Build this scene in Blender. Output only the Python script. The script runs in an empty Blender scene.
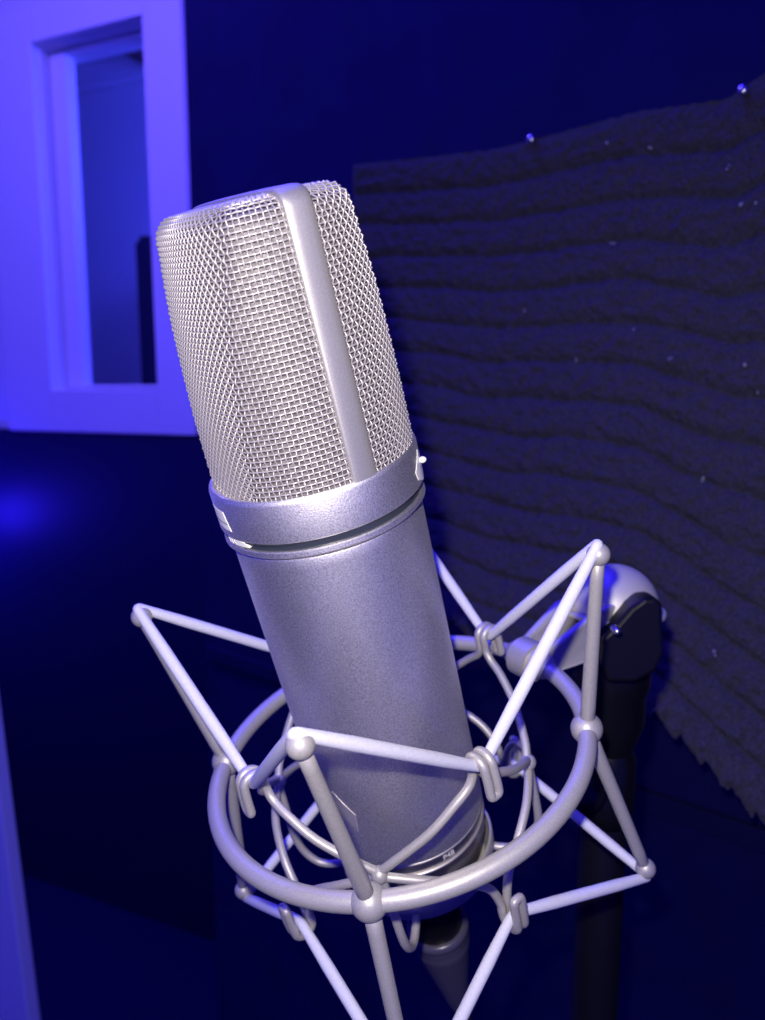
import bpy, bmesh, math, random
import numpy as np
from mathutils import Vector, Matrix, noise

random.seed(7)
S = bpy.context.scene
COL = S.collection

# ------------------------------------------------------------------ camera
CAM = np.array([0.0, 0.0, 1.40])
PITCH = math.radians(8.6)
FPX, PW, PH = 790.0, 765.0, 1020.0
FW = np.array([0, math.cos(PITCH), -math.sin(PITCH)])
DN = np.array([0, -math.sin(PITCH), -math.cos(PITCH)])
RT = np.array([1.0, 0, 0])
cd = bpy.data.cameras.new('camera')
cam = bpy.data.objects.new('camera', cd)
COL.objects.link(cam)
cam.location = CAM
cam.rotation_euler = (math.pi / 2 - PITCH, 0, 0)
cd.sensor_fit = 'VERTICAL'
cd.sensor_height = 36.0
cd.lens = FPX / PH * 36.0
cd.clip_start = 0.01
cd.dof.use_dof = True
cd.dof.focus_distance = 0.207
cd.dof.aperture_fstop = 15.0
S.camera = cam

# ------------------------------------------------------------------ exposure, world, lights
S.view_settings.view_transform = 'Standard'
S.view_settings.look = 'None'
S.view_settings.exposure = 0.0
S.view_settings.gamma = 1.0
S.view_settings.use_curve_mapping = False

W = bpy.data.worlds.new('world')
S.world = W
W.use_nodes = True
bgn = W.node_tree.nodes['Background']
bgn.inputs['Color'].default_value = (0.02, 0.012, 1.0, 1)
bgn.inputs['Strength'].default_value = 0.58


def light(name, typ, loc, target, energy, color, size=None, size_y=None, spot=None, radius=None):
    ld = bpy.data.lights.new(name, typ)
    ld.energy = energy
    ld.color = color
    if typ == 'AREA':
        ld.shape = 'RECTANGLE'
        ld.size = size
        ld.size_y = size_y or size
    if radius is not None:
        ld.shadow_soft_size = radius
    if spot:
        ld.spot_size = math.radians(spot)
        ld.spot_blend = 0.9
    o = bpy.data.objects.new(name, ld)
    COL.objects.link(o)
    o.location = loc
    if target is not None:
        o.rotation_euler = (Vector(target) - Vector(loc)).to_track_quat('-Z', 'Y').to_euler()
    return o


BLUE = (0.02, 0.01, 1.0)
VIOLET = (0.15, 0.10, 1.0)
# the phone's own flash, beside its lens
light('phone_flash', 'SPOT', (-0.012, -0.004, 1.426), (0.06, 0.4, 1.29), 3.8, (1.0, 0.93, 0.86), spot=115, radius=0.004)
# blue LED strips near the ceiling of the booth
light('ceiling_led', 'AREA', (-0.25, 0.75, 2.52), (-0.1, 0.7, 0), 24.0, BLUE, 1.2, 0.25)
light('ceiling_led', 'AREA', (-0.9, 0.9, 2.50), (-0.6, 2.0, 1.7), 17.0, VIOLET, 0.9, 0.15)
# LED lamp in the room behind the window
light('control_room_led', 'POINT', (0.12, 2.06, 2.10), None, 48.0, (0.045, 0.055, 1.0), radius=0.12)
light('left_glow_light', 'POINT', (-1.19, 2.03, 1.05), None, 6.0, BLUE, radius=0.05)  # added off-frame light that makes the blue glow on the left wall


# ------------------------------------------------------------------ materials
def mat(name, base, rough=0.5, metal=0.0, spec=0.5, noise_scale=None, bump=0.0, var=0.0, trans=0.0, alpha=1.0):
    m = bpy.data.materials.new(name)
    m.use_nodes = True
    nt = m.node_tree
    b = nt.nodes['Principled BSDF']
    b.inputs['Base Color'].default_value = (*base, 1)
    b.inputs['Roughness'].default_value = rough
    b.inputs['Metallic'].default_value = metal
    b.inputs['Specular IOR Level'].default_value = spec
    b.inputs['Transmission Weight'].default_value = trans
    b.inputs['Alpha'].default_value = alpha
    if noise_scale:
        tc = nt.nodes.new('ShaderNodeTexCoord')
        n = nt.nodes.new('ShaderNodeTexNoise')
        n.inputs['Scale'].default_value = noise_scale
        n.inputs['Detail'].default_value = 2.0
        nt.links.new(tc.outputs['Object'], n.inputs['Vector'])
        if bump:
            bp = nt.nodes.new('ShaderNodeBump')
            bp.inputs['Strength'].default_value = bump
            bp.inputs['Distance'].default_value = 0.3 / noise_scale
            nt.links.new(n.outputs['Fac'], bp.inputs['Height'])
            nt.links.new(bp.outputs['Normal'], b.inputs['Normal'])
        if var:
            r = nt.nodes.new('ShaderNodeMapRange')
            r.inputs['From Min'].default_value = 0.3
            r.inputs['From Max'].default_value = 0.7
            r.inputs['To Min'].default_value = 1 - var
            r.inputs['To Max'].default_value = 1 + var
            nt.links.new(n.outputs['Fac'], r.inputs['Value'])
            mx = nt.nodes.new('ShaderNodeVectorMath')
            mx.operation = 'SCALE'
            mx.inputs[0].default_value = base
            nt.links.new(r.outputs['Result'], mx.inputs['Scale'])
            nt.links.new(mx.outputs['Vector'], b.inputs['Base Color'])
    return m


M_NICKEL = mat('satin_nickel', (0.86, 0.83, 0.81), 0.50, 1.0, noise_scale=2500, bump=0.55, var=0.30)
M_BAND = mat('satin_nickel_frame', (0.57, 0.545, 0.51), 0.44, 0.75, noise_scale=2600, bump=0.2, var=0.08)
M_WIRE = mat('bright_mesh_wire', (0.47, 0.44, 0.45), 0.4, 0.4)
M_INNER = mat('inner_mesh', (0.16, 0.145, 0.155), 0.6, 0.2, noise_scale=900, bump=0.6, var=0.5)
M_MOUNT = mat('mount_nickel', (0.485, 0.465, 0.435), 0.46, 0.4, noise_scale=2200, bump=0.25, var=0.10)
M_CORD = mat('white_elastic', (0.64, 0.64, 0.72), 0.75, 0.0, noise_scale=1400, bump=0.5, var=0.06)
M_GROOVE = mat('groove_dark', (0.03, 0.035, 0.05), 0.25, 0.0)
M_WHITE = mat('white_inlay', (0.90, 0.89, 0.80), 0.5)
M_PLATE = mat('pale_plate', (0.70, 0.66, 0.66), 0.3, 0.7)
M_BOTTOM = mat('bottom_ring_metal', (0.45, 0.43, 0.45), 0.36, 1.0, noise_scale=2600, bump=0.15)
M_ENGRAVE = mat('engraved_fill', (0.75, 0.73, 0.75), 0.6)
M_BLACK = mat('black_plastic', (0.004, 0.004, 0.005), 0.35, spec=0.35)
M_BLACKM = mat('black_metal', (0.006, 0.006, 0.007), 0.4, 0.0, spec=0.35)
M_STEEL = mat('steel', (0.6, 0.6, 0.6), 0.3, 1.0)
M_SLEEVE = mat('grey_sleeve', (0.065, 0.06, 0.09), 0.3, 0.0)
M_CABLE = mat('black_cable', (0.03, 0.03, 0.035), 0.5)
M_DOME = mat('swivel_nickel', (0.55, 0.53, 0.50), 0.5, 0.3)
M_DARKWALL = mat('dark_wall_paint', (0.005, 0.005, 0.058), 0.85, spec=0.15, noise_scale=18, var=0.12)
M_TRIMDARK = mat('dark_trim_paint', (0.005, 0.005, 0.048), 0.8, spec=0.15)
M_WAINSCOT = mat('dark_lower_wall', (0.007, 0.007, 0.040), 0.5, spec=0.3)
M_CASING = mat('white_casing_paint', (0.78, 0.77, 0.76), 0.45)
M_WALLW = mat('white_wall_paint', (0.72, 0.72, 0.72), 0.7)
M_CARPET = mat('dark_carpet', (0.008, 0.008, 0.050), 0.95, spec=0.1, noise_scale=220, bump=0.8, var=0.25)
M_CEIL = mat('ceiling_paint', (0.6, 0.6, 0.6), 0.8)
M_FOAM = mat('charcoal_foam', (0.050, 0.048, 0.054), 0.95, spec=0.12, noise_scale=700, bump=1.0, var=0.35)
M_LINT = mat('pale_lint', (0.5, 0.5, 0.5), 0.6)
M_BOARD = mat('white_board_laminate', (0.75, 0.75, 0.75), 0.45)
M_BROWN = mat('dark_ceiling_panel', (0.10, 0.045, 0.04), 0.7)
mg = bpy.data.materials.new('window_glass')
mg.use_nodes = True
nt = mg.node_tree
nt.nodes.clear()
out = nt.nodes.new('ShaderNodeOutputMaterial')
tr = nt.nodes.new('ShaderNodeBsdfTransparent')
gl = nt.nodes.new('ShaderNodeBsdfGlossy')
gl.inputs['Roughness'].default_value = 0.03
mx = nt.nodes.new('ShaderNodeMixShader')
mx.inputs[0].default_value = 0.05
nt.links.new(tr.outputs[0], mx.inputs[1])
nt.links.new(gl.outputs[0], mx.inputs[2])
nt.links.new(mx.outputs[0], out.inputs['Surface'])
M_GLASS = mg


# ------------------------------------------------------------------ helpers
def ray(px, py):
    return RT * (px - PW / 2) / FPX + DN * (py - PH / 2) / FPX + FW


class MB:
    """collects vertices and faces of one mesh"""

    def __init__(self):
        self.v = []
        self.f = []
        self.n = 0

    def add(self, V, F):
        V = np.asarray(V, float).reshape(-1, 3)
        self.v.append(V)
        for f in F:
            self.f.append([int(i) + self.n for i in f])
        self.n += len(V)
        return self

    def grid(self, G, close_u=False, close_v=False):
        G = np.asarray(G, float)
        a, b = G.shape[:2]
        F = []
        for i in range(a if close_u else a - 1):
            for j in range(b if close_v else b - 1):
                i2, j2 = (i + 1) % a, (j + 1) % b
                F.append((i * b + j, i * b + j2, i2 * b + j2, i2 * b + j))
        return self.add(G, F)

    def tube(self, pts, r, sides=10, closed=False, caps=True):
        P = np.asarray(pts, float)
        n = len(P)
        r = np.broadcast_to(np.asarray(r, float), (n,))
        if closed:
            T = np.roll(P, -1, 0) - np.roll(P, 1, 0)
        else:
            T = np.gradient(P, axis=0)
        T /= np.linalg.norm(T, axis=1)[:, None] + 1e-12
        a = np.array([0, 0, 1.0]) if abs(T[0][2]) < 0.9 else np.array([1.0, 0, 0])
        N = np.cross(T[0], a)
        N /= np.linalg.norm(N)
        fr_ = []
        for i in range(n):
            N = N - T[i] * (N @ T[i])
            N /= np.linalg.norm(N)
            fr_.append((N.copy(), np.cross(T[i], N)))
        tw = 0.0
        if closed:   # undo the twist gathered round the loop
            N0 = fr_[0][0]
            Ne = N - T[0] * (N @ T[0])
            tw = math.atan2(Ne @ fr_[0][1], Ne @ N0)
        th = np.linspace(0, 2 * np.pi, sides, endpoint=False)
        G = np.zeros((n, sides, 3))
        for i in range(n):
            t2 = th - tw * i / n
            G[i] = P[i] + r[i] * (np.cos(t2)[:, None] * fr_[i][0] + np.sin(t2)[:, None] * fr_[i][1])
        base = self.n
        self.grid(G, close_u=closed, close_v=True)
        if caps and not closed:
            self.f.append([base + k for k in range(sides)][::-1])
            self.f.append([base + (n - 1) * sides + k for k in range(sides)])
        return self

    def sphere(self, c, r, seg=20, rings=12, scale=(1, 1, 1)):
        th = np.linspace(0, 2 * np.pi, seg, endpoint=False)
        ph = np.linspace(-np.pi / 2, np.pi / 2, rings)
        G = np.zeros((rings, seg, 3))
        for i, p in enumerate(ph):
            G[i, :, 0] = c[0] + scale[0] * r * math.cos(p) * np.cos(th)
            G[i, :, 1] = c[1] + scale[1] * r * math.cos(p) * np.sin(th)
            G[i, :, 2] = c[2] + scale[2] * r * math.sin(p)
        return self.grid(G, close_v=True)

    def lathe(self, prof, seg=96, axis=None, closed=False):
        """prof: (r, z) list; axis: 4x4-like (origin, x, y, z) frame"""
        th = np.linspace(0, 2 * np.pi, seg, endpoint=False)
        G = np.zeros((len(prof), seg, 3))
        for i, (r, z) in enumerate(prof):
            G[i, :, 0] = r * np.cos(th)
            G[i, :, 1] = r * np.sin(th)
            G[i, :, 2] = z
        if axis is not None:
            o, x, y, zz = axis
            G = np.asarray(o) + G[..., 0:1] * x + G[..., 1:2] * y + G[..., 2:3] * zz
        return self.grid(G, close_u=closed, close_v=True)

    def box(self, o, x, y, z, lo, hi, bevel=0.0):
        """box in the frame o,x,y,z, with chamfered edges"""
        bm = bmesh.new()
        bmesh.ops.create_cube(bm, size=1.0)
        for v in bm.verts:
            v.co = Vector([(lo[k] + hi[k]) / 2 + v.co[k] * (hi[k] - lo[k]) for k in range(3)])
        if bevel:
            bmesh.ops.bevel(bm, geom=bm.edges[:], offset=bevel, segments=2, affect='EDGES', profile=0.6)
        bm.verts.index_update()
        V = np.array([v.co[:] for v in bm.verts])
        F = [[v.index for v in f.verts] for f in bm.faces]
        bm.free()
        V = np.asarray(o) + V[:, 0:1] * np.asarray(x) + V[:, 1:2] * np.asarray(y) + V[:, 2:3] * np.asarray(z)
        return self.add(V, F)

    def build(self, name, m, parent=None, xf=None, smooth=True, auto=None):
        V = np.concatenate(self.v)
        if xf is not None:
            V = xf(V)
        me = bpy.data.meshes.new(name)
        me.from_pydata(V.tolist(), [], self.f)
        me.update()
        bm = bmesh.new()
        bm.from_mesh(me)
        bmesh.ops.recalc_face_normals(bm, faces=bm.faces)
        bm.to_mesh(me)
        bm.free()
        me.polygons.foreach_set('use_smooth', [smooth] * len(me.polygons))
        if auto:
            me.set_sharp_from_angle(angle=math.radians(auto))
        me.materials.append(m)
        o = bpy.data.objects.new(name, me)
        COL.objects.link(o)
        if parent is not None:
            o.parent = parent
        return o


def tag(o, label=None, cat=None, group=None, kind=None):
    if label:
        o['label'] = label
    if cat:
        o['category'] = cat
    if group:
        o['group'] = group
    if kind:
        o['kind'] = kind
    return o


def empty(name, matrix):
    o = bpy.data.objects.new(name, None)
    o.empty_display_size = 0.02
    COL.objects.link(o)
    o.matrix_world = matrix
    return o


def smooth_path(pts, per=6, closed=False):
    """Catmull-Rom through pts"""
    P = [np.asarray(p, float) for p in pts]
    n = len(P)
    res = []
    rng = range(n) if closed else range(n - 1)
    for i in rng:
        p0 = P[(i - 1) % n] if closed or i > 0 else 2 * P[0] - P[1]
        p1 = P[i]
        p2 = P[(i + 1) % n]
        p3 = P[(i + 2) % n] if closed or i + 2 < n else 2 * P[-1] - P[-2]
        for k in range(per):
            t = k / per
            res.append(0.5 * ((2 * p1) + (-p0 + p2) * t + (2 * p0 - 5 * p1 + 4 * p2 - p3) * t * t + (-p0 + 3 * p1 - 3 * p2 + p3) * t ** 3))
    if not closed:
        res.append(P[-1])
    return np.array(res)


def rotv(r):
    r = np.asarray(r, float)
    t = np.linalg.norm(r)
    if t < 1e-12:
        return np.eye(3)
    k = r / t
    K = np.array([[0, -k[2], k[1]], [k[2], 0, -k[0]], [-k[1], k[0], 0]])
    return np.eye(3) + math.sin(t) * K + (1 - math.cos(t)) * K @ K


# ------------------------------------------------------------------ the microphone's own frame (millimetres, z up its axis)
Rm = np.array([[0.97440185, -0.07213938, -0.21292476],
               [-0.22409121, -0.38752007, -0.89420989],
               [-0.01800487, 0.91903433, -0.39376607]])
tm = np.array([-16.549844, 0.1375973, 230.485964])
C2W = np.stack([RT, DN, FW], 1)
AX = C2W @ Rm                                    # columns: the microphone's axes in the room
BASE = np.array([0, 0, -140.0])


def mic_world(P):
    return (np.asarray(P, float) @ AX.T + C2W @ tm) / 1000.0 + CAM


MIC_MAT = Matrix(np.block([[AX, mic_world(BASE)[:, None]], [np.zeros((1, 3)), np.ones((1, 1))]]).tolist())


def loc(V):                                      # mm in the microphone's frame -> metres in its Empty's frame
    return (V - BASE) / 1000.0


def pol(r, a, z):
    return np.array([r * math.cos(a), r * math.sin(a), z])


D2R = math.pi / 180

# ================================================================== THE SETTING
Z3 = np.array([0, 0, 1.0])


def wall_frame(origin, along):
    x = np.array([along[0], along[1], 0.0])
    x /= np.linalg.norm(x)
    y = np.array([-x[1], x[0], 0.0])            # horizontal normal
    return np.array(origin, float), x, y, Z3


# window wall: s runs to the right along it, y points away from us
WO, WX, WY, _ = wall_frame((-0.534, 1.9, 0), (0.906, -0.42))
if WY[1] < 0:
    WY = -WY
S0, S1, Z0, Z1 = -0.322, 0.016, 1.402, 2.214      # opening
C0, C1, CZ0, CZ1 = -0.482, 0.122, 1.297, 2.288    # casing's outer edge
DEP = 0.115
ceil_z = 2.60


def struct(mb, name, m, smooth=False, parent=None, label=None):
    o = mb.build(name, m, parent, smooth=smooth)
    if parent is None:
        tag(o, label, None, None, 'structure')
    return o


mb = MB()
mb.box(WO, WX, WY, Z3, (-2.2, 0, 1.30), (S0 - 0.02, DEP, ceil_z))
mb.box(WO, WX, WY, Z3, (S1 + 0.02, 0, 1.30), (1.6, DEP, ceil_z))
mb.box(WO, WX, WY, Z3, (S0 - 0.02, 0, Z1 + 0.02), (S1 + 0.02, DEP, ceil_z))
mb.box(WO, WX, WY, Z3, (S0 - 0.02, 0, 1.30), (S1 + 0.02, DEP, Z0 - 0.02))
struct(mb, 'wall_back', M_WALLW, label='white painted wall around the window lit blue')
mb = MB()
mb.box(WO, WX, WY, Z3, (-2.2, -0.012, 0.0), (1.6, DEP, 1.30))
struct(mb, 'wall_back_lower', M_WAINSCOT, label='dark lower wall under the white window frame')

# window: casing boards, inner lining, sash, glass
win = empty('window_1', Matrix.Translation((WO + WX * (S0 + S1) / 2 + Z3 * Z0).tolist()))
tag(win, 'white framed window in the blue lit wall at top left', None, None, 'structure')
win['kind'] = 'structure'
winv = np.array(win.location)


def wl(V):
    return V - winv


mb = MB()
for lo, hi in (((C0, -0.022, CZ0), (S0, 0.0, CZ1)), ((S1, -0.022, CZ0), (C1, 0.0, CZ1)),
               ((S0, -0.022, Z1), (S1, 0.0, CZ1)), ((S0, -0.022, CZ0), (S1, 0.0, Z0))):
    mb.box(WO, WX, WY, Z3, lo, hi, 0.004)
mb.build('window_casing', M_CASING, win, wl, smooth=False)
mb = MB()
for lo, hi in (((S0 - 0.019, 0.0, Z0 - 0.019), (S0 + 0.004, DEP, Z1 + 0.019)), ((S1 - 0.004, 0.0, Z0 - 0.019), (S1 + 0.019, DEP, Z1 + 0.019)),
               ((S0, 0.0, Z1 - 0.002), (S1, DEP, Z1 + 0.019)), ((S0, 0.0, Z0 - 0.019), (S1, DEP, Z0 + 0.002))):
    mb.box(WO, WX, WY, Z3, lo, hi, 0.001)
mb.build('window_lining', M_CASING, win, wl, smooth=False)
mb = MB()
for lo, hi in (((S0 + 0.006, 0.030, Z0 + 0.004), (S0 + 0.052, 0.065, Z1 - 0.008)), ((S1 - 0.012, 0.030, Z0 + 0.004), (S1 - 0.004, 0.065, Z1 - 0.008)),
               ((S0 + 0.052, 0.030, Z1 - 0.014), (S1 - 0.012, 0.065, Z1 - 0.008)), ((S0 + 0.052, 0.030, Z0 + 0.004), (S1 - 0.012, 0.065, Z0 + 0.012))):
    mb.box(WO, WX, WY, Z3, lo, hi, 0.003)
mb.build('window_sash', M_CASING, win, wl, smooth=False)
mb = MB()
mb.box(WO, WX, WY, Z3, (S0 + 0.05, 0.045, Z0 + 0.01), (S1 - 0.010, 0.049, Z1 - 0.012))
mb.build('window_pane', M_GLASS, win, wl, smooth=False)

# the dark partition on the right that carries the foam
FN = np.array([0.646, 0.763, 0.0])
FN /= np.linalg.norm(FN)                          # away from us
FT = np.array([FN[1], -FN[0], 0.0])               # to the right, towards us
FOAM_D, WALL_D = 0.538, 0.590


def on_plane(px, py, dist):
    r = ray(px, py)
    return CAM + r * (dist / (r @ FN))


edge = on_plane(193, 300, WALL_D)
s_edge = edge @ FT
PO = FN * WALL_D
mb = MB()
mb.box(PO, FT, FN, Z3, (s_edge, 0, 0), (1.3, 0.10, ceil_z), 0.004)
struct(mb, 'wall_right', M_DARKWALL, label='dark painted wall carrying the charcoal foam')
zr_ = on_plane(700, 806, WALL_D)[2]
mb = MB()
mb.box(PO, FT, FN, Z3, (s_edge + 0.01, -0.005, zr_ - 0.018), (1.3, 0.0, zr_), 0.002)
struct(mb, 'trim_1', M_TRIMDARK, label='dark rail along the wall under the foam')

mb = MB()
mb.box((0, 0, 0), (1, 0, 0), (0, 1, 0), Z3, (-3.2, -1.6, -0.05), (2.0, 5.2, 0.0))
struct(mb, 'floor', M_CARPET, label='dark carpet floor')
mb = MB()
mb.box((0, 0, 0), (1, 0, 0), (0, 1, 0), Z3, (-3.2, -0.3, ceil_z), (2.0, 5.2, ceil_z + 0.05))
struct(mb, 'ceiling', M_CEIL, label='pale ceiling')

# the room seen through the window
FO = WO + WY * 0.78
mb = MB()
mb.box(FO, WX, WY, Z3, (-2.4, 0, 0), (1.9, 0.08, ceil_z))
struct(mb, 'wall_control_room', M_WALLW, label='blue lit wall of the room behind the window')
mb = MB()
mb.box(FO, WX, WY, Z3, (-2.4, -0.04, 2.44), (1.9, 0.0, 2.53), 0.01)
struct(mb, 'trim_2', M_CASING, label='pale cornice high on the wall behind the window')


def win_ray(px, py, depth):
    """point on the plane parallel to the window wall, depth behind it"""
    r = ray(px, py)
    return CAM + r * (((WO + WY * depth - CAM) @ WY) / (r @ WY))


# dark cabinet standing in the far room
a = win_ray(138, 236, 0.40)
sc_ = (a - WO) @ WX
tall = empty('tall_cabinet', Matrix.Translation((WO + WX * (sc_ + 0.3) + WY * 0.57).tolist()))
tv = np.array(tall.location)
MB().box(WO, WX, WY, Z3, (sc_, 0.40, 0.06), (sc_ + 0.62, 0.75, a[2]), 0.006).build('body', M_BLACKM, tall, lambda V: V - tv, smooth=False)
MB().box(WO, WX, WY, Z3, (sc_ + 0.03, 0.42, 0.0), (sc_ + 0.59, 0.74, 0.06), 0.004).build('plinth', M_BLACKM, tall, lambda V: V - tv, smooth=False)
for k in range(2):
    dr = MB().box(WO, WX, WY, Z3, (sc_ + 0.005 + 0.308 * k, 0.38, 0.08), (sc_ + 0.305 + 0.31 * k, 0.40, a[2] - 0.02), 0.004).build('door', M_BLACKM, tall, lambda V: V - tv, smooth=False)
    MB().box(WO, WX, WY, Z3, (sc_ + 0.27 + 0.06 * k, 0.355, 1.0), (sc_ + 0.285 + 0.06 * k, 0.38, 1.16), 0.004).build('handle', M_STEEL, dr, lambda V: V - tv, smooth=False)
tag(tall, 'tall dark cabinet in the blue room seen through the window', 'cabinet')

# dark panel hung under the far room's ceiling
b0 = win_ray(104, 45, 0.5)
sb = (b0 - WO) @ WX
mb = MB()
mb.box(WO, WX, WY, Z3, (sb, 0.5, b0[2]), (sb + 0.8, 0.72, b0[2] + 0.05), 0.006)
hung = empty('ceiling_panel', Matrix.Translation((WO + WX * sb + WY * 0.5 + Z3 * b0[2]).tolist()))
hv = np.array(hung.location)
mb.build('panel', M_BROWN, hung, lambda V: V - hv, smooth=False)
for su in (0.05, 0.7):
    for yy in (0.55, 0.69):
        q_ = WO + WX * (sb + su) + WY * yy
        MB().tube([q_ + Z3 * (b0[2] + 0.045), q_ + Z3 * (ceil_z)], 0.004, 8).build('hanger', M_STEEL, hung, lambda V: V - hv)
tag(hung, 'dark reddish acoustic panel hung from the ceiling behind the window', 'panel')

# ------------------------------------------------------------------ white board leaning at the lower left
p_top = CAM + ray(-14, 690) * 0.95
p_bot = CAM + ray(28, 1020) * 0.95
upv = p_top - p_bot
upv /= np.linalg.norm(upv)
rgt = np.array([0.90, -0.43, 0])
rgt = rgt - upv * (rgt @ upv)
rgt /= np.linalg.norm(rgt)
nrm = np.cross(rgt, upv)
if nrm[1] < 0:
    nrm = -nrm
foot = p_bot - upv * (p_bot[2] / upv[2])
lt = (p_top[2] + 0.12) / upv[2]
board = empty('leaning_board', Matrix.Translation(foot.tolist()))
MB().box((0, 0, 0), rgt, nrm, upv, (-0.6, 0.0, 0.0), (0, 0.018, lt), 0.003).build('panel', M_BOARD, board, smooth=False)
MB().box((0, 0, 0), rgt, nrm, upv, (-0.6, -0.006, 0.0), (0.004, 0.024, 0.03), 0.002).build('edge_rail', M_STEEL, board, smooth=False)
tag(board, 'white laminate board lit blue standing at the lower left edge', 'board')

# ------------------------------------------------------------------ foam panel


def foam_curve(xs, ys):
    return lambda x: float(np.interp(x, xs, ys))


T_ = foam_curve([330, 360, 420, 500, 565, 640, 700, 730, 750, 765, 800, 840], [169, 165, 159, 150, 133, 113, 105, 100, 86, 76, 64, 50])
B_ = foam_curve([330, 400, 500, 600, 640, 700, 765, 800, 840], [585, 600, 645, 678, 698, 755, 822, 862, 905])
NU, NV = 300, 330
NR = 14
G = np.zeros((NU, NV, 3))
Bk = np.zeros((NU, NV, 3))
xs = np.linspace(356, 838, NU)
for i, x in enumerate(xs):
    t, b = T_(x), B_(x)
    tooth = ((x + 6) % 25.5) / 25.5
    tooth = tooth / 0.8 if tooth < 0.8 else (1 - tooth) / 0.2
    fringe = -6 + 11 * tooth + 4 * noise.noise(Vector((x * 0.2, 0, 3)))
    t += 1.6 * noise.noise(Vector((x * 0.12, 5, 0)))
    for j in range(NV):
        v = j / (NV - 1)
        y = t + (b - t) * v + fringe * max(0.0, (v - 0.93) / 0.07)
        p = on_plane(x, y, FOAM_D - 0.085 * v * v)
        Bk[i, j] = p
        sx = p @ FT
        ph = v * NR + 0.10 * noise.noise(Vector((sx * 25, v * 12, 0)))
        fr_ = ph - math.floor(ph)
        ridge = 1 - abs(2 * fr_ - 1) ** 4                     # rounded wedge, sharp groove
        q_ = Vector((sx * 130, p[2] * 130, 0))
        lump = noise.noise(q_) * 0.5 + noise.noise(q_ * 2.3) * 0.35 + noise.noise(q_ * 5.1) * 0.2
        h = 0.0040 * ridge - 0.002 + 0.0036 * lump
        edge_soft = min(1, (min(i, NU - 1 - i) + 1) / 4, (min(j, NV - 1 - j) + 1) / 4)
        G[i, j] = p - FN * (h * edge_soft + 0.004)
mb = MB()
Bk2 = Bk + FN * np.linspace(0.047, 0.030, NV)[None, :, None]
mb.grid(G)
nF = NU * NV
mb.grid(Bk2[::23][:, ::7])
# close the rim between front and back
rim = [(i, 0) for i in range(NU)] + [(NU - 1, j) for j in range(1, NV)] + [(i, NV - 1) for i in range(NU - 2, -1, -1)] + [(0, j) for j in range(NV - 2, 0, -1)]
RG = np.array([[G[i, j], Bk2[i, j]] for i, j in rim])
mb.grid(RG, close_u=True)
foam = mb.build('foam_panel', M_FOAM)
tag(foam, 'charcoal ridged acoustic foam sheet on the dark wall behind the microphone', 'foam panel')


def foam_point(px, py):
    i = int(round((px - 356) / (838 - 356) * (NU - 1)))
    t, b = T_(px), B_(px)
    j = int(round((py - t) / (b - t) * (NV - 1)))
    return G[min(max(i, 0), NU - 1), min(max(j, 0), NV - 1)]


# two pins along the foam's top edge
for k, (px, py) in enumerate(((537, 139), (748, 92))):
    p = foam_point(px, py + 3)
    e = empty('push_pin', Matrix.Translation(p.tolist()))
    zax = -FN
    xax = FT
    yax = np.cross(zax, xax)
    fr4 = (-FN * 0.001, xax, yax, zax)
    MB().lathe([(0.0001, 0.0062), (0.0022, 0.0060), (0.0034, 0.0045), (0.0034, 0.0025), (0.0020, 0.0012), (0.0024, 0.0), (0.0001, -0.001)], 20, fr4).build('head', M_STEEL, e)
    MB().tube([np.zeros(3), FN * 0.012], 0.0005, 8).build('needle', M_STEEL, e)
    tag(e, ('small shiny pin at the middle of the foam top edge', 'small shiny pin at the right end of the foam top edge')[k], 'pin', 'pins along the foam top edge')

# bits of lint caught in the foam
mb = MB()
for px, py in [(529, 311), (638, 328), (674, 360), (612, 147), (757, 203), (745, 206), (732, 170), (615, 245), (705, 480), (760, 390), (750, 365), (655, 150), (580, 360), (718, 650)]:
    p = foam_point(px, py)
    for k in range(2):
        d_ = np.array([random.uniform(-1, 1), random.uniform(-1, 1), random.uniform(-1, 1)]) * 0.0011
        mb.sphere(p + d_ - FN * 0.0006, random.uniform(0.0004, 0.0008), 8, 6)
tag(mb.build('foam_lint', M_LINT), 'pale specks of lint caught in the charcoal foam', 'lint', None, 'stuff')

# ================================================================== THE MICROPHONE
mic = empty('microphone', MIC_MAT)
tag(mic, 'silver studio condenser microphone with a woven mesh head', 'microphone')
RB = 28.2
A_C = -84.55                                     # azimuth facing the camera
A_F = (-84.55 + 24.0 - 90.0) * D2R               # azimuth of the mesh head's front face
A_B = A_F + math.pi / 2                          # azimuth of the frame band seen at the side

# body tube with the bottom lip
prof = [(0.01, -0.3), (RB - 0.6, -0.3), (RB - 0.15, -0.6), (RB, -1.2)]
prof += [(RB + 1.1 * z / 115, z) for z in np.linspace(-4, -113.2, 28)]
prof += [(26.9, -114.0), (26.4, -114.4), (0.01, -114.4)]
MB().lathe(prof, 128).build('body', M_NICKEL, mic, loc, auto=35)
# retaining ring under the collar
MB().lathe([(RB - 2, 2.4), (29.3, 2.4), (29.7, 2.1), (29.75, 0.9), (29.3, 0.35), (28.6, 0.0), (RB - 2, -0.1)], 128).build('retaining_ring', M_NICKEL, mic, loc, auto=35)
MB().lathe([(20, 2.45), (28.7, 2.45), (28.7, 4.85), (20, 4.85)], 128, closed=True).build('groove', M_GROOVE, mic, loc, auto=35)
# head collar
collar = MB().lathe([(26.0, 4.9), (29.6, 4.9), (30.0, 5.3), (30.05, 6.5), (30.05, 15.6), (29.85, 16.5), (29.3, 17.0), (28.6, 17.0), (28.2, 16.6), (28.0, 15.5), (26.0, 15.2)], 144).build('head_collar', M_NICKEL, mic, loc, auto=40)


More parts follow.
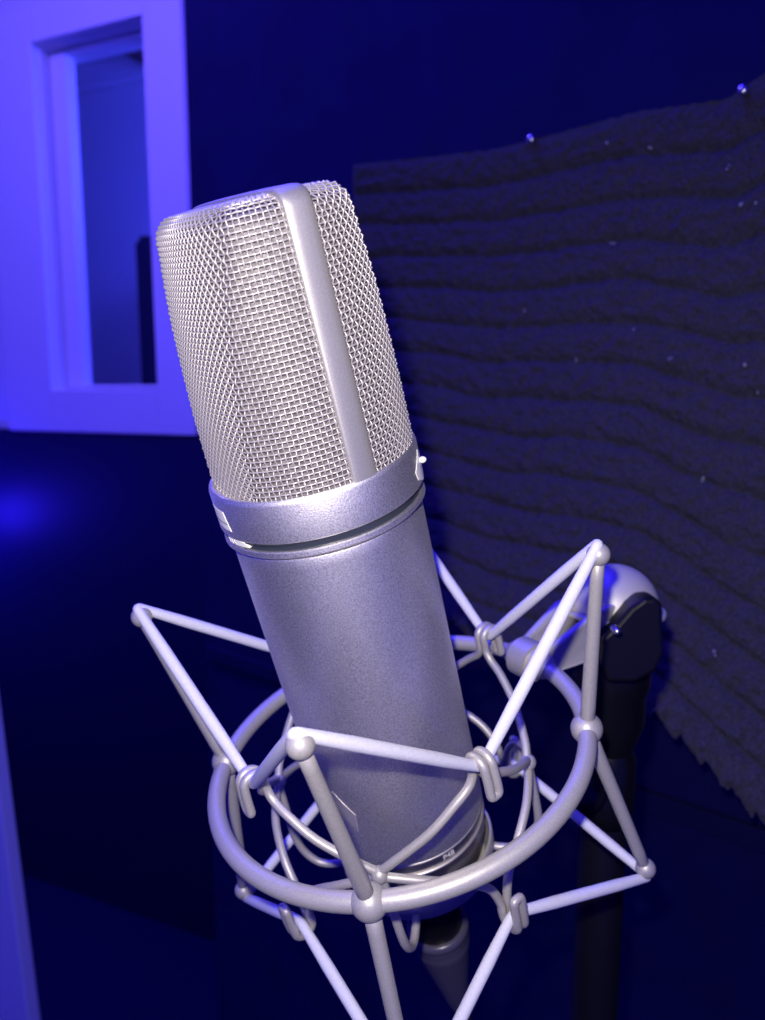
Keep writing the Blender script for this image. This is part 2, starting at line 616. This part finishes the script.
def plate(poly, r0, r1, name, m, parent, per=6):
    """curved plate following the cylinder: poly in (azimuth deg, z)"""
    P = []
    for k in range(len(poly)):
        a_, b_ = np.array(poly[k], float), np.array(poly[(k + 1) % len(poly)], float)
        for t in range(per):
            P.append(a_ + (b_ - a_) * t / per)
    P = np.array(P)
    c = P.mean(0)
    V, F = [], []
    n = len(P)
    rings = 5
    for q_ in range(rings + 1):
        f = 1 - q_ / rings
        for a_, z_ in P:
            V.append(pol(r1, (c[0] + (a_ - c[0]) * f) * D2R, c[1] + (z_ - c[1]) * f))
    for q_ in range(rings):
        for k in range(n):
            F.append((q_ * n + k, q_ * n + (k + 1) % n, (q_ + 1) * n + (k + 1) % n, (q_ + 1) * n + k))
    base = len(V)
    for a_, z_ in P:
        V.append(pol(r0, a_ * D2R, z_))
    for k in range(n):
        F.append((base + k, base + (k + 1) % n, (k + 1) % n, k))
    return MB().add(V, F).build(name, m, parent, loc, auto=35)


# pattern window at the front, with its switch, and the two-step window on the far side
w_ = plate([(-163, 13.0), (-147, 12.9), (-143.5, 7.4), (-158.5, 7.6)], 29.0, 30.14, 'pattern_window', M_WHITE, mic)
w_['label'] = 'white pattern window in the collar front'
plate([(-161, 9.55), (-145, 9.5), (-145, 9.3), (-161, 9.35)], 30.0, 30.2, 'slider_line', M_GROOVE, w_)
w_ = plate([(-155.5, 4.6), (-137, 4.6), (-133, 3.2), (-151, 2.9)], 28.0, 29.55, 'pattern_switch', M_WHITE, mic)
w_['label'] = 'white pattern switch showing in the groove'
for k in range(3):
    plate([(-153.5 + 3.2 * k, 4.5), (-152.7 + 3.2 * k, 4.5), (-151.2 + 3.2 * k, 3.1), (-152 + 3.2 * k, 3.1)], 29.4, 29.65, 'switch_rib', M_PLATE, w_)
plate([(-136, 4.75), (-104, 4.75), (-104, 4.35), (-120, 4.25), (-136, 4.3)], 28.6, 29.4, 'switch_slot', M_GROOVE, mic)
w_ = plate([(-12, 14.2), (-24, 9.8), (-22.0, 7.2), (-11, 4.9), (0, 8.2), (0, 11.5)], 29.0, 30.16, 'filter_window', M_WHITE, mic)
w_['label'] = 'white filter window in the collar side'
nub = MB().sphere(pol(30.9, -11 * D2R, 10.8), 1.15, 14, 10, (1, 1, 0.8)).build('switch_nub', M_WHITE, w_, loc)

# ---- woven mesh head
RH = 28.95
KZ = 0.006
ZB, ZT, RC = 14.0, 86.0, 5.5


def phi_at(z):
    return np.interp(z, [14, 34, 60, 78, 90], [31, 35, 45, 54.5, 58]) * D2R


def rad(th, z):
    """outline of the head at height z, th measured from the front or rear normal (|th|<=90 deg)"""
    ph_ = phi_at(z)
    F_ = RH * np.cos(ph_) + KZ * (RH * np.sin(ph_)) ** 2
    s2 = np.sin(th) ** 2
    c = np.cos(th)
    A = KZ * s2
    rf = np.where(A > 1e-6, (-c + np.sqrt(c * c + 4 * A * F_)) / (2 * np.maximum(A, 1e-6)), F_ / np.maximum(c, 1e-3))
    d_ = 0.45
    h = np.clip(0.5 + 0.5 * (RH - rf) / (2 * d_), 0, 1)
    return RH * (1 - h) + rf * h - d_ * h * (1 - h)


PV, PH_ = 1.085, 1.36
NH = 66                                            # vertical wires on each half
rows = []
for z in np.arange(ZB, ZT - RC, PH_):
    rows.append(('s', z))
for a_ in np.arange(0.0, 1.001, 1 / 6) * math.pi / 2:
    rows.append(('c', a_))
for t in np.arange(1, 16) / 16.0:
    rows.append(('t', t))


def surf(side, fine_r, fine_c):
    """grid of surface points; fine_r, fine_c: fractional row and column indices"""
    ths = (-90 + 180 * fine_c / (NH - 1)) * D2R
    out_ = np.zeros((len(fine_r), len(fine_c), 3))

    def row(k):
        kind, v = rows[k]
        if kind == 's':
            z, off, t = v, 0.0, 0.0
        elif kind == 'c':
            z, off, t = ZT - RC + RC * math.sin(v), RC * (1 - math.cos(v)), 0.0
        else:
            z, off, t = ZT, RC, v
        r = rad(ths, min(z, ZT)) - off
        f, b = r * np.cos(ths), r * np.sin(ths)
        f = f * (1 - t)
        z2 = np.full_like(f, z) + (0.6 * t if kind == 't' else 0)
        x = side * f * math.cos(A_F) + b * math.cos(A_B)
        y = side * f * math.sin(A_F) + b * math.sin(A_B)
        return np.stack([x, y, z2], 1)
    cache = [row(k) for k in range(len(rows))]
    for n_, fr0 in enumerate(fine_r):
        k = min(int(math.floor(fr0)), len(rows) - 2)
        w2 = fr0 - k
        out_[n_] = cache[k] * (1 - w2) + cache[k + 1] * w2
    return out_


def normals(P):
    du = np.gradient(P, axis=0)
    dv = np.gradient(P, axis=1)
    N = np.cross(du, dv)
    N /= np.linalg.norm(N, axis=2)[..., None] + 1e-9
    ref = P - np.array([0, 0, 45.0])
    sg = np.sign((N * ref).sum(2))
    return N * sg[..., None]


def many_tubes(mb, P, N, r, sides=5):
    """P: (paths, points, 3) centre lines, N: a normal at each point"""
    T = np.gradient(P, axis=1)
    T /= np.linalg.norm(T, axis=2)[..., None] + 1e-9
    N = N - T * (N * T).sum(2)[..., None]
    N /= np.linalg.norm(N, axis=2)[..., None] + 1e-9
    Bn = np.cross(T, N)
    th = np.linspace(0, 2 * np.pi, sides, endpoint=False)
    G_ = P[:, :, None, :] + r * (np.cos(th)[None, None, :, None] * N[:, :, None, :] + np.sin(th)[None, None, :, None] * Bn[:, :, None, :])
    a_, b_ = P.shape[:2]
    idx = np.arange(a_ * b_ * sides).reshape(a_, b_, sides)
    i0 = idx[:, :-1, :]
    i1 = idx[:, 1:, :]
    F = np.stack([i0, np.roll(i0, -1, 2), np.roll(i1, -1, 2), i1], -1).reshape(-1, 4)
    mb.add(G_.reshape(-1, 3), F)


WR, AMP, AMA = 0.235, 0.40, 0.13
for side, nm in ((1, 'front_grille'), (-1, 'rear_grille')):
    mb = MB()
    nr = len(rows)
    # upright wires: columns k, sampled twice per row
    fr_ = np.arange(0, nr - 1 + 1e-6, 0.5)
    fc_ = np.arange(0, NH - 1 + 1e-6, 0.5)
    P = surf(side, fr_, fc_)
    N = normals(P)
    jj, kk = np.meshgrid(np.arange(len(fr_)), np.arange(len(fc_)), indexing='ij')
    up = np.cos(np.pi * (jj / 2.0)) * np.where((kk // 2) % 2 == 0, 1, -1)
    Pu = (P + N * (AMP * up)[..., None])[:, ::2].transpose(1, 0, 2)
    Nu = N[:, ::2].transpose(1, 0, 2)
    many_tubes(mb, Pu[1:-1], Nu[1:-1], WR)
    ac = -np.cos(np.pi * (kk / 2.0)) * np.where((jj // 2) % 2 == 0, 1, -1)
    Pa = (P + N * (AMA * ac)[..., None])[::2]
    many_tubes(mb, Pa, N[::2], WR)
    mb.build(nm, M_WIRE, mic, loc)
# finer mesh behind it
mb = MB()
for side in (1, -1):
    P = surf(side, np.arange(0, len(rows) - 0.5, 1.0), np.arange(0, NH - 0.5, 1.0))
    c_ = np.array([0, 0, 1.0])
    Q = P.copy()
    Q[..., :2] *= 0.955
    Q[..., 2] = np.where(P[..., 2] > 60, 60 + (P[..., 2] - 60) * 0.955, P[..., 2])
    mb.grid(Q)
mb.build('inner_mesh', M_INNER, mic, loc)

# frame band: up one side, over the top, down the other
b1, z1, r1 = 29.45, 87.3, 5.0
path = [(b1 + 0.1, 14.0), (b1 + 0.1, 40.0), (b1, 70.0)]
for a_ in np.linspace(0, math.pi / 2, 9):
    path.append((b1 - r1 + r1 * math.cos(a_), z1 - r1 + r1 * math.sin(a_)))
path.append((12.0, z1 + 0.25))
path.append((0.0, z1 + 0.3))
path = path + [(-b_, z_) for b_, z_ in path[-2::-1]]
HW, TH = 3.75, 2.6
ring_ = []
for k, (b_, z_) in enumerate(path):
    p0 = np.array(path[max(k - 1, 0)])
    p2 = np.array(path[min(k + 1, len(path) - 1)])
    t_ = (p2 - p0) / np.linalg.norm(p2 - p0)
    n_ = np.array([t_[1], -t_[0]])               # outward
    sec = []
    for w, o in ((-HW, -TH), (-HW, -0.7), (-HW + 0.25, -0.2), (-HW + 0.9, 0.05), (-HW * 0.4, 0.25), (HW * 0.4, 0.25), (HW - 0.9, 0.05), (HW - 0.25, -0.2), (HW, -0.7), (HW, -TH)):
        bb, zz = np.array([b_, z_]) + n_ * o
        sec.append(np.array([bb * math.cos(A_B) + w * math.cos(A_F), bb * math.sin(A_B) + w * math.sin(A_F), zz]))
    ring_.append(sec)
MB().grid(np.array(ring_), close_v=True).build('frame_band', M_BAND, mic, loc, auto=50)

# bottom: bright lip, dark band with the engraved P48, second lip, base
MB().lathe([(26.55 + 0.6 * math.cos(a_), -114.35 + 0.6 * math.sin(a_)) for a_ in np.linspace(0, 2 * math.pi, 13)[:-1]], 128, closed=True).build('upper_lip', M_BAND, mic, loc)
MB().lathe([(20, -114.4), (26.1, -114.4), (26.1, -119.2), (20, -119.2)], 128, closed=True).build('marking_ring', M_BOTTOM, mic, loc, auto=35)
MB().lathe([(26.35 + 0.6 * math.cos(a_), -119.4 + 0.6 * math.sin(a_)) for a_ in np.linspace(0, 2 * math.pi, 13)[:-1]], 128, closed=True).build('lower_lip', M_BAND, mic, loc)
MB().lathe([(20, -119.2), (26.1, -119.2), (25.9, -127), (24.0, -133), (0.01, -133)], 128).build('base_ring', M_BOTTOM, mic, loc, auto=35)
tc_ = bpy.data.curves.new('marking', 'FONT')
tc_.body = 'P48'
tc_.size = 3.0
tc_.align_x = 'CENTER'
tc_.extrude = 0.02
to = bpy.data.objects.new('marking', tc_)
COL.objects.link(to)
bpy.context.view_layer.update()
me = bpy.data.meshes.new_from_object(to.evaluated_get(bpy.context.evaluated_depsgraph_get()))
bpy.data.objects.remove(to)
for v in me.vertices:
    a_ = (-63.5 * D2R) + v.co.x / 26.1
    p = pol(26.12 + v.co.z, a_, -118.1 + v.co.y)
    v.co = Vector(loc(p))
me.materials.append(M_ENGRAVE)
mk = bpy.data.objects.new('marking', me)
COL.objects.link(mk)
mk.parent = mic
mk['label'] = 'pale P48 lettering on the bottom ring'

# pale plate that imitates a reflection on the body, half hidden by a rod
glint = plate([(-134, -84.5), (-119.5, -92.0), (-121.5, -99), (-136, -91)], 26.6, 27.5, 'glint_plate', M_PLATE, mic)
glint['label'] = 'pale diamond shaped plate imitating a reflection low on the body'

# ================================================================== THE SHOCK MOUNT
mount = empty('shock_mount', MIC_MAT)
tag(mount, 'silver wire spider shock mount with white elastic cords around the microphone', 'shock mount')
PHI, PH2 = -0.2078, -0.2135
Q = math.pi / 2
RR, ZR = 62.33, -89.29
B_o = rotv((-0.0386, -0.0057, 0))
O_o = np.array([2.7485, 0.2157, 0.0])
I_o = rotv((-0.0532, 0.0014, 0))
O_i = np.array([0.8181, 0.0746, 0.0])


def outer(P):
    return (np.asarray(P, float) - [0, 0, ZR]) @ B_o.T + O_o + [0, 0, ZR]


def inner(P):
    return (np.asarray(P, float) - [0, 0, -101.09]) @ I_o.T + O_i + [0, 0, -101.09]


th = np.linspace(0, 2 * np.pi, 120, endpoint=False)
MB().tube(outer(np.stack([RR * np.cos(th), RR * np.sin(th), 0 * th + ZR], 1)), 2.95, 20, closed=True).build('outer_ring', M_MOUNT, mount, loc)
UP, LO = [], []
for k in range(4):
    az = PHI + (k - 1) * Q
    c = outer(pol(RR, az, ZR))
    u_ = outer(pol(73.4, az, -27.73))
    l_ = outer(pol(74.56, az, -150.86))
    UP.append((u_, (u_ - c) / np.linalg.norm(u_ - c)))
    LO.append((l_, (l_ - c) / np.linalg.norm(l_ - c)))
    boss = MB().sphere(c, 5.1, 28, 18).build('ring_boss', M_MOUNT, mount, loc)
    for tip, rr in ((u_, 2.3), (l_, 2.35)):
        rod = MB().tube([c + (tip - c) * t for t in np.linspace(0, 1, 8)], np.linspace(rr + 0.1, rr - 0.35, 8), 16).build('rod', M_MOUNT, mount, loc)
        MB().sphere(tip - (tip - c) / np.linalg.norm(tip - c) * 0.6, 3.45, 24, 16).build('rod_tip', M_MOUNT, rod, loc)

# inner basket: a saddle of wires from one hook to the next, with junction beads
RW = 1.42


def hook_path(sgn_up):
    """hairpin at a hook, in (radius, z) from the inner side to its free end"""
    if sgn_up:
        r0, rc_, zc, zend = 45.6, 48.8, -71.3, -80.4
    else:
        r0, rc_, zc, zend = 45.4, 48.6, -129.4, -119.6
    s = 1 if sgn_up else -1
    pts = [(r0, zc - s * 4.5), (r0, zc - s * 1.5)]
    for a_ in np.linspace(math.pi, 0, 8):
        pts.append((rc_ + 3.2 * math.cos(a_), zc + s * 3.2 * math.sin(a_)))
    pts += [(rc_ + 3.5, zc - s * 3.5), (rc_ + 3.6, zend + s * 1.2)]
    return pts


for up_ in (True, False):
    if up_:
        run = [(-90, 43.7, -99.5), (-82.5, 44.0, -95.5), (-67.5, 44.6, -88.6), (-56, 45.2, -82.3), (-49.5, 45.5, -79.0)]
    else:
        run = [(-90, 43.7, -101), (-83, 44.0, -102.2), (-71, 44.6, -105.5), (-58, 45.2, -111.0), (-50, 45.4, -117.5)]
    for k in range(4):
        base_az = PH2 + (k - 0.5) * Q              # azimuth of this hook
        pts = []
        for a_, r_, z_ in run:
            pts.append(pol(r_, base_az + (a_ + 45) * D2R, z_))
        er = np.array([math.cos(base_az), math.sin(base_az), 0])
        et = np.array([-math.sin(base_az), math.cos(base_az), 0])
        hp = hook_path(up_)
        for r_, z_ in hp:
            pts.append(er * r_ - et * 1.45 + [0, 0, z_])
        end = hp[-1]
        s = 1 if up_ else -1
        pts.append(er * end[0] - et * 0.95 + [0, 0, end[1] - s * 1.0])
        pts.append(er * end[0] + et * 0.95 + [0, 0, end[1] - s * 1.0])
        for r_, z_ in hp[::-1]:
            pts.append(er * r_ + et * 1.45 + [0, 0, z_])
        for a_, r_, z_ in run[::-1]:
            pts.append(pol(r_, base_az - (a_ + 45) * D2R, z_))
        pp = inner(smooth_path(pts, 4))
        MB().tube(pp, RW, 10).build('hook_wire', M_MOUNT, mount, loc)
for k in range(4):
    az = PH2 + (k - 1) * Q
    j_ = inner(pol(43.9, az, -100.3))
    bead = MB().sphere(j_, 2.7, 20, 14).build('wire_joint', M_MOUNT, mount, loc)
    er = np.array([math.cos(az), math.sin(az), 0])
    et = np.array([-math.sin(az), math.cos(az), 0])
    pts = [er * r_ + et * t_ + [0, 0, z_] for r_, z_, t_ in ((43.9, -100.5, 0.3), (44.0, -112, 1.0), (43.8, -124, 1.3), (42.2, -131, 1.4), (38.5, -136, 1.5), (34.0, -137.6, 1.6), (29.0, -137.2, 1.6), (26.4, -136.6, 1.6))]
    MB().tube(inner(smooth_path(pts, 5)), RW, 10).build('stay_wire', M_MOUNT, mount, loc)
# threaded cup the microphone screws into
cup = MB()
prof = [(26.2, -129.0), (26.9, -129.0), (27.2, -129.6), (27.1, -134.0), (25.6, -138.6), (25.2, -140.0), (23.6, -140.4), (12.0, -140.4), (12.0, -139.2), (23.0, -139.0), (25.7, -134.0)]
cup.lathe([(r, z) for r, z in prof], 96, closed=True)
cup.build('mounting_cup', M_MOUNT, mount, lambda V: loc(inner(V)), auto=35)
# elastic cords: one loop at the top, one at the bottom
HU = [inner(pol(48.75, PH2 + (k - 0.5) * Q, -72.4)) for k in range(4)]
HL = [inner(pol(48.55, PH2 + (k - 0.5) * Q, -128.2)) for k in range(4)]
for tips, hooks in ((UP, HU), (LO, HL)):
    ctrl = []
    for k in range(4):
        p, d_ = tips[k]
        ctrl += [p + d_ * 3.3, hooks[k]]
    pts = []
    n = len(ctrl)
    rad_ = []
    for i in range(n):
        p, a_, b_ = ctrl[i], ctrl[i - 1], ctrl[(i + 1) % n]
        ta = (a_ - p) / np.linalg.norm(a_ - p)
        tb = (b_ - p) / np.linalg.norm(b_ - p)
        L = 1.9 if i % 2 == 0 else 2.6
        for t in np.linspace(0, 1, 7):              # rounded corner
            pts.append((1 - t) ** 2 * (p + ta * L) + 2 * t * (1 - t) * p + t * t * (p + tb * L))
            rad_.append(1.6)
        for t in (0.25, 0.5, 0.75):
            q0, q1 = p + tb * L, b_ - tb * L
            pts.append(q0 + (q1 - q0) * t)
            rad_.append(1.92)
    MB().tube(np.array(pts), np.array(rad_), 14, closed=True).build('elastic_cord', M_CORD, mount, loc)

# swivel joint at the back of the ring
az = PHI + 44 * D2R
jc = outer(pol(RR, az, ZR))


def w2m(Pw):                                     # room metres -> microphone millimetres
    return ((np.asarray(Pw) - CAM) * 1000.0 - C2W @ tm) @ AX


et = outer(pol(RR, az + 0.14, ZR)) - outer(pol(RR, az - 0.14, ZR))
et /= np.linalg.norm(et)
sleeve = []
for da, rr in ((-0.20, 3.0), (-0.16, 4.4), (-0.08, 6.2), (-0.075, 7.4), (0.06, 7.4), (0.065, 6.0), (0.13, 4.2), (0.16, 3.0)):
    sleeve.append((outer(pol(RR, az + da, ZR)), rr))
MB().tube([p for p, r in sleeve], [r for p, r in sleeve], 24).build('ring_sleeve', M_MOUNT, mount, loc, auto=45)
DOME_W = CAM + ray(614, 606) * 0.322
dome_m = w2m(DOME_W)
UPW = np.array([0, 0, 1.0]) @ AX                   # room's up in the microphone's frame
RTW = np.array([1.0, 0, 0]) @ AX
arm = dome_m - jc
al = np.linalg.norm(arm)
ad = arm / al
side_ = np.cross(UPW, ad)
side_ /= np.linalg.norm(side_)
upa = np.cross(ad, side_)
# tapered fork: two cheeks meeting at the sleeve
for s in (-1, 1):
    V = []
    outl = [(2, -5), (8, -7), (al - 8, -13), (al + 2, -13), (al + 6, -6), (al + 4, 3), (al - 10, 8), (al - 22, 9), (10, 5), (2, 4)]
    for o in (0, 1):
        for x_, y_ in outl:
            V.append(jc + ad * x_ + upa * y_ + side_ * (s * (3.0 + 4.5 * min(1, x_ / 20) + 3.5 * o)))
    n = len(outl)
    F = [list(range(n))[::-1], list(range(n, 2 * n))] + [(k, (k + 1) % n, n + (k + 1) % n, n + k) for k in range(n)]
    o = MB().add(V, F).build('swivel_cheek', M_DOME, mount, loc, smooth=False)
    bv = o.modifiers.new('soft', 'BEVEL')
    bv.width = 0.0012
    bv.segments = 2
fx = RTW
fy = np.cross(UPW, fx)
dome_prof = [(0.01, 17.2)] + [(17.6 * math.sin(a_), 17.2 * math.cos(a_)) for a_ in np.linspace(0.12, math.pi / 2, 14)] + [(17.6, -0.6), (17.2, -1.0), (0.01, -1.0)]
MB().lathe(dome_prof, 48, (dome_m, fx, fy, UPW)).build('swivel_dome', M_DOME, mount, loc, auto=45)
MB().lathe([(0.01, -0.9), (20.0, -0.9), (20.4, -1.3), (20.4, -2.6), (20.0, -3.0), (0.01, -3.0)], 48, (dome_m, fx, fy, UPW)).build('swivel_flange', M_DOME, mount, loc, auto=45)

# ================================================================== THE STAND
sx, sy = DOME_W[0], DOME_W[1] + 0.002
zt = DOME_W[2] - 0.0033
stand = empty('microphone_stand', Matrix.Translation((sx, sy, 0)))
tag(stand, 'black microphone stand holding the shock mount at the right', 'stand')
ID = (np.zeros(3), np.array([1.0, 0, 0]), np.array([0, 1.0, 0]), Z3)
h = zt
MB().lathe([(0.001, h), (0.0125, h), (0.0150, h - 0.004), (0.0165, h - 0.012), (0.0165, h - 0.030), (0.0150, h - 0.034), (0.0150, h - 0.046), (0.011, h - 0.058), (0.0085, h - 0.07), (0.001, h - 0.07)], 40, ID).build('clamp', M_BLACK, stand, auto=40)
# wing lever beside the clamp
ear = [(604, 640), (618, 626), (632, 608), (644, 599), (656, 598), (663, 604), (665, 630), (668, 656), (660, 676), (640, 688), (612, 688), (604, 670)]
V = []
for yy in (0.287, 0.299):
    for px, py in ear:
        q_ = CAM + ray(px, py) * (0.292 / FW[1])
        V.append((q_[0] - sx, yy - sy, q_[2]))
n = len(ear)
F = [list(range(n))[::-1], list(range(n, 2 * n))] + [(k, (k + 1) % n, n + (k + 1) % n, n + k) for k in range(n)]
lever = MB().add(V, F).build('clamp_lever', M_BLACK, stand, smooth=False)
bv = lever.modifiers.new('soft', 'BEVEL')
bv.width = 0.002
bv.segments = 3
MB().lathe([(0.0001, -0.0180), (0.0010, -0.0178), (0.0014, -0.0170), (0.0014, -0.0130)], 16, (CAM + ray(617, 631) * 0.284 - np.array([sx, sy - 0.0165, 0]), np.array([1.0, 0, 0]), Z3, np.array([0, 1.0, 0]))).build('clamp_screw', M_STEEL, stand)
zk = (CAM + ray(616, 800) * 0.318)[2]
MB().lathe([(0.0075, h - 0.06), (0.0075, zk)], 28, ID).build('upper_tube', M_BLACKM, stand)
MB().lathe([(0.0075, zk + 0.016), (0.0105, zk + 0.015), (0.0125, zk + 0.010), (0.0125, zk - 0.012), (0.011, zk - 0.018), (0.0098, zk - 0.019)], 32, ID).build('height_collar', M_BLACK, stand, auto=40)
kn = MB()
kn.lathe([(0.0001, -0.030), (0.0050, -0.0295), (0.0060, -0.027), (0.0060, -0.020), (0.0035, -0.018), (0.0028, -0.010), (0.0028, -0.006)], 20, (np.array([0.002, 0, zk + 0.003]), np.array([1.0, 0, 0]), Z3, np.array([0.55, 0.835, 0])))
kn.build('height_knob', M_BLACKM, stand)
MB().lathe([(0.0100, zk - 0.015), (0.0100, 0.03)], 28, ID).build('lower_tube', M_BLACKM, stand)
MB().lathe([(0.0001, 0.045), (0.018, 0.045), (0.020, 0.030), (0.030, 0.022), (0.120, 0.014), (0.128, 0.010), (0.130, 0.0), (0.0001, 0.0)], 64, ID).build('base', M_BLACKM, stand, auto=40)

# ================================================================== THE CABLE
cabm = MIC_MAT.copy()
cable = empty('microphone_cable', cabm)
tag(cable, 'microphone cable with black plug and grey sleeve hanging under the mount', 'cable')
MB().lathe([(0.01, -136), (9.6, -136), (9.9, -140.8), (9.9, -150), (9.5, -150.6), (9.5, -151.6), (9.9, -152.2), (9.9, -178), (9.0, -180), (0.01, -180)], 48).build('plug', M_BLACK, cable, loc, auto=40)
sp = []
for z_, r_ in ((-174, 10.8), (-175, 11.8), (-177, 11.9), (-178, 11.2), (-179.2, 11.7), (-180.6, 10.9), (-182, 11.3), (-186, 10.4), (-196, 8.6), (-206, 6.6), (-216, 5.0), (-222, 3.6)):
    sp.append((r_, z_))
MB().lathe([(9.8, -174)] + sp + [(0.01, -222)], 40).build('sleeve', M_SLEEVE, cable, loc, auto=60)
# cable runs down, swings over to the stand and ends on the floor
p0w = mic_world([0, 0, -210])
dv_ = -AX[:, 2]
stp = np.array([sx, sy, 0])
ctr = [p0w, p0w + dv_ * 0.05, p0w + dv_ * 0.11 + [0, 0, -0.02], stp + [-0.03, 0.0, 0.80], stp + [-0.018, 0.0, 0.60], stp + [-0.018, 0.004, 0.3], stp + [-0.03, -0.02, 0.06], stp + [-0.16, -0.05, 0.006], stp + [-0.30, 0.02, 0.0045], stp + [-0.55, 0.10, 0.0045]]
cp = smooth_path(ctr, 10)
MB().tube(w2m(cp), 3.2, 12).build('lead', M_CABLE, cable, loc)
